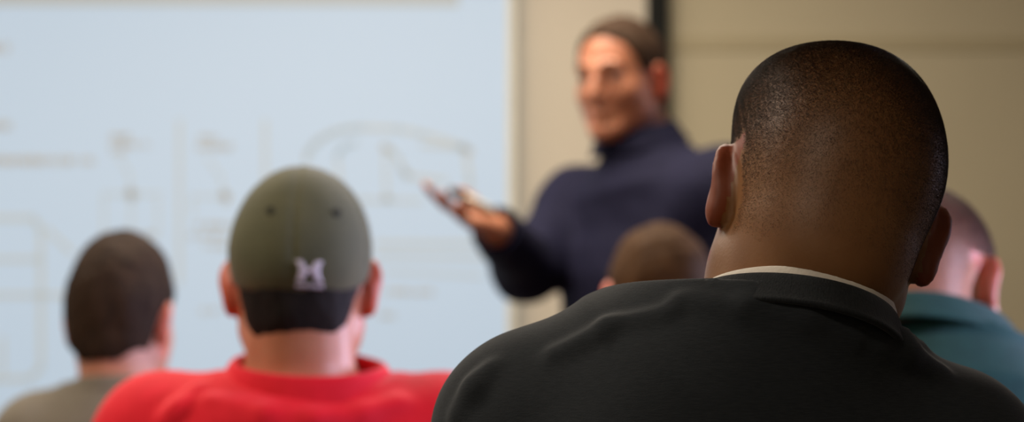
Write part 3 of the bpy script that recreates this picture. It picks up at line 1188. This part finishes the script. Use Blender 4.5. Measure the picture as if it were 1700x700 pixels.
# ------------------------------------------------------------------ man in the teal polo, at the right
Y = 2.75
H = Frame(at(1540, 474, Y), mrot(0, 6, 0) @ mrot(-20, 0, 0) @ mrot(0, 0, -36), 1.0)
nb = V(at(1560, 668, Y - .03))
J = seated_joints(nb, at(1350, 690, Y - .02), at(1800, 690, Y + .03))
org = V((nb[0], nb[1] - .05, 0))
bd = (V((nb[0] - .44, nb[1] - .30, 0)), V((nb[0] + .44, nb[1] + .62, 1.40)))
man = build_person(J, H, M_SKIN, bd, .004, org, 'person in a teal polo shirt with close-cropped hair, at the right edge', neck_r=(.064, .070), ears=36)


def crop(q):
    x, y, z = q[:, 0], q[:, 1], q[:, 2]
    on = (z > np.where(y < 0, -.06, .0 + .2 * np.clip(y, 0, .1))) & (y < .07) & (np.abs(x) < .079) & (np.linalg.norm(q - V((0, -.01, .03)), axis=1) < .118)
    dz = smooth01(z, -.05, .06)
    return on * (.25 + .75 * dz), .5 + .9 * dz


stubble(man, org, H, man.data, crop, .0035, 13, M_STUB_BRN, seed=9, radius=.0001, jit=.0055)
F = Field(bd[0], V((bd[1][0], bd[1][1], 1.25)), .0045)
torso(F, J, .014)
for n, s_ in (('l', -1), ('r', 1)):
    a, b = J['s' + n], J['elb' + n]
    e = a + (b - a) * .7
    F.cone(a, e, .068, .072, .03, clip=(e, (b - a) / np.linalg.norm(b - a)))
F.plane(J['pelvis'] - V((0, 0, .03)), (0, 0, -1))
cc, RC = V(at(1575, 588, Y - .02)), mrot(0, 4, 0) @ mrot(-20, 0, 0)
cc, rx, ry, wob = fit_neck(BODY, cc, RC, .11)
neckline(F, nb, cc, RC, max(rx, ry) + .022, .05)
F.disp(lambda P: .003 * sines(P, 30, 51))
shirt = part_from(F, 'polo_shirt', M_GREEN, man, org, 1)
ring('collar', cc, RC, 0 + .010, 0 + .010,
     rounded([(-.006, .000), (-.004, .030), (.002, .034), (.008, .030), (.022, .004), (.030, -.010), (.022, -.012), (.006, .0)]), M_GREEN, shirt, org, a0=110, a1=430, wob=wob)
trousers(J, bd, .006, M_KHAKI, man, org)
shoes(J, M_SHOE, man, org)

# ------------------------------------------------------------------ the presenter
Y = 4.35
yaw = 180 - 33            # facing the room's left and the audience
H = Frame(at(1030, 130, Y), mrot(0, 0, yaw) @ mrot(-8, 0, 0), .98)
nb = V(at(1078, 306, Y + .03))
fwd = V((-math.sin(R(45)), -math.cos(R(45)), 0))
rgt = V((fwd[1], -fwd[0], 0))
J = {'neck': nb, 'sr': nb + rgt * .185 + V((0, 0, -.035)), 'sl': nb - rgt * .185 + V((0, 0, -.035)), 'bulk': 1.08}
J['pelvis'] = V((nb[0] + .02, nb[1] + .02, .98))
p = J['pelvis']
for s_, n in ((1, 'r'), (-1, 'l')):
    J['hip' + n] = p + rgt * s_ * .09 + V((0, 0, -.04))
    J['knee' + n] = p + rgt * s_ * .115 + fwd * .02 + V((0, 0, -.46))
    J['ank' + n] = V((*(p + rgt * s_ * .13 - fwd * .01)[:2], .09))
J['foot'] = fwd
J['elbr'] = V(at(874, 444, Y + .02))
J['wrir'] = V(at(822, 380, Y - .20))
J['elbl'] = J['sl'] - rgt * .06 - fwd * .05 + V((0, 0, -.29))
J['wril'] = J['elbl'] + fwd * .12 + V((0, 0, -.23)) + rgt * .02
tip = V(at(716, 340, Y - .31))
hr = look_frame(J['wrir'], tip - J['wrir'], V((.15, -.55, .8)), .93)
hl = look_frame(J['wril'], V((0, 0, -1)) + fwd * .15, rgt)
org = V((p[0], p[1], 0))
bd = (V((nb[0] - .66, nb[1] - .50, 0)), V((nb[0] + .46, nb[1] + .34, 1.88)))
sg = 1 if hr.r[:, 0] @ V((0, 1, 0)) > 0 else -1
sgl = 1 if hl.r[:, 0] @ fwd > 0 else -1
man = build_person(J, H, M_SKIN2, bd, .0035, org, 'person in a navy shirt standing by the screen, gesturing with one open hand', neck_r=(.060, .064), ears=20, jaw=.93,
                   hands={'r': (hr, dict(sgn=sg, curl=(8, 9, 12, 16), spread=6, thumb=((.020, .030, .010), (.036, .056, .026), (.036, .084, .034), (.030, .106, .036)))),
                          'l': (hl, dict(sgn=-sgl, curl=(20, 24, 28, 30)))})
hair_cap(H, bd, .003, M_HAIR_GREY, man, org, grow=.006, nape=-.06, amp=.002, front=.068, rise=.026)
for s_ in (-1, 1):
    MB().tube([H.p((s_ * a, b, c)) - org for a, b, c in ((.016, .098, .021), (.030, .098, .027), (.048, .086, .022))], [.002, .003, .0015], 8).build('eyebrow', M_HAIR_GREY, man, True)
F = Field(V((bd[0][0], bd[0][1], .85)), bd[1], .004)
torso(F, J, .016)
up = V((0, 0, 1))
F.ell(p + V((0, 0, .14)), (.185, .15, .16), .06, rot=J['Q'])
for n in 'lr':
    a, b, c = J['s' + n], J['elb' + n], J['wri' + n]
    e = b + (c - b) * .93
    F.cone(a, b, .074, .062, .04)
    F.cone(b, e, .062, .046, .03, clip=(e, (c - b) / np.linalg.norm(c - b)))
F.plane(p + V((0, 0, .0)), (0, 0, -1))
RC = np.stack([rgt, fwd, up], 1) @ mrot(-14, 0, 0)
cc = nb + V((-.012, -.01, .082))
cc, rx, ry, wob = fit_neck(BODY, cc, RC)
neckline(F, nb, cc, RC, max(rx, ry) + .008, .05)
F.disp(lambda P: .004 * sines(P, 34, 61) + .002 * sines(P, 80, 62))
shirt = part_from(F, 'shirt', M_NAVY, man, org, 1)
ring('collar', cc, RC, 0 + .008, 0 + .008,
     rounded([(-.006, .000), (-.004, .026), (.002, .032), (.008, .028), (.022, .000), (.030, -.014), (.022, -.014), (.006, .0)]), M_NAVY, shirt, org, a0=96, a1=444, wob=wob)
for n in 'lr':
    b, c = J['elb' + n], J['wri' + n]
    fr = look_frame(b + (c - b) * .90, np.cross(c - b, V((0.1, 0.3, 1))), c - b)
    ring('cuff', fr.o, fr.r, .043, .043, rounded([(0, -.03), (.004, -.03), (.005, .02), (-.004, .02)]), M_NAVY, shirt, org, 48)
for i in range(6):
    z = nb[2] - .10 - i * .085
    q = V((p[0], p[1], z)) + fwd * .3
    # find the shirt front by walking inwards
    for s_ in np.arange(.30, .02, -.002):
        q = V((p[0] + (nb[0] - p[0]) * (z - p[2]) / (nb[2] - p[2]), p[1] + (nb[1] - p[1]) * (z - p[2]) / (nb[2] - p[2]), z)) + fwd * s_
        ii = np.round((q - F.lo) / F.h).astype(int)
        if F.a[ii[0], ii[1], ii[2]] < 0:
            break
    bo = MB().ball((0, 0, 0), (.006, .006, .002), 12, 6).build('button', M_BLACK, shirt, True)
    bo.location = q + fwd * .001 - org
    bo.rotation_euler = Matrix(np.stack([rgt, up, fwd], 1).tolist()).to_euler()
trousers(J, bd, .006, M_KHAKI, man, org)
ring('belt', p + V((0, 0, .02)), J['Q'], .172, .138, rounded([(0, -.016), (.006, -.016), (.006, .016), (0, .016)]), M_SHOE, man, org)
shoes(J, M_SHOE, man, org)

# marker pen lying in the presenter's palm, held by the thumb
pa, pb = hr.p((sg * .010, .040, .031)), hr.p((sg * .012, .118, .036))
d = (pb - pa) / np.linalg.norm(pb - pa)
pa, pb = pa - d * .022, pb + d * .02
pen = bpy.data.objects.new('marker_pen', None)
COL.objects.link(pen)
pen.location = pa
tag(pen, 'white marker pen with dark cap held in the presenting hand', 'marker pen')
MB().tube([V((0, 0, 0)), d * .004, (pb - pa) * .72], [.006, .0072, .0072], 16).build('barrel', M_PEN, pen, True)
MB().tube([(pb - pa) * .72, (pb - pa) * .74, (pb - pa) * .97, pb - pa], [.0074, .0082, .0076, .005], 16).build('cap', M_PENCAP, pen, True)
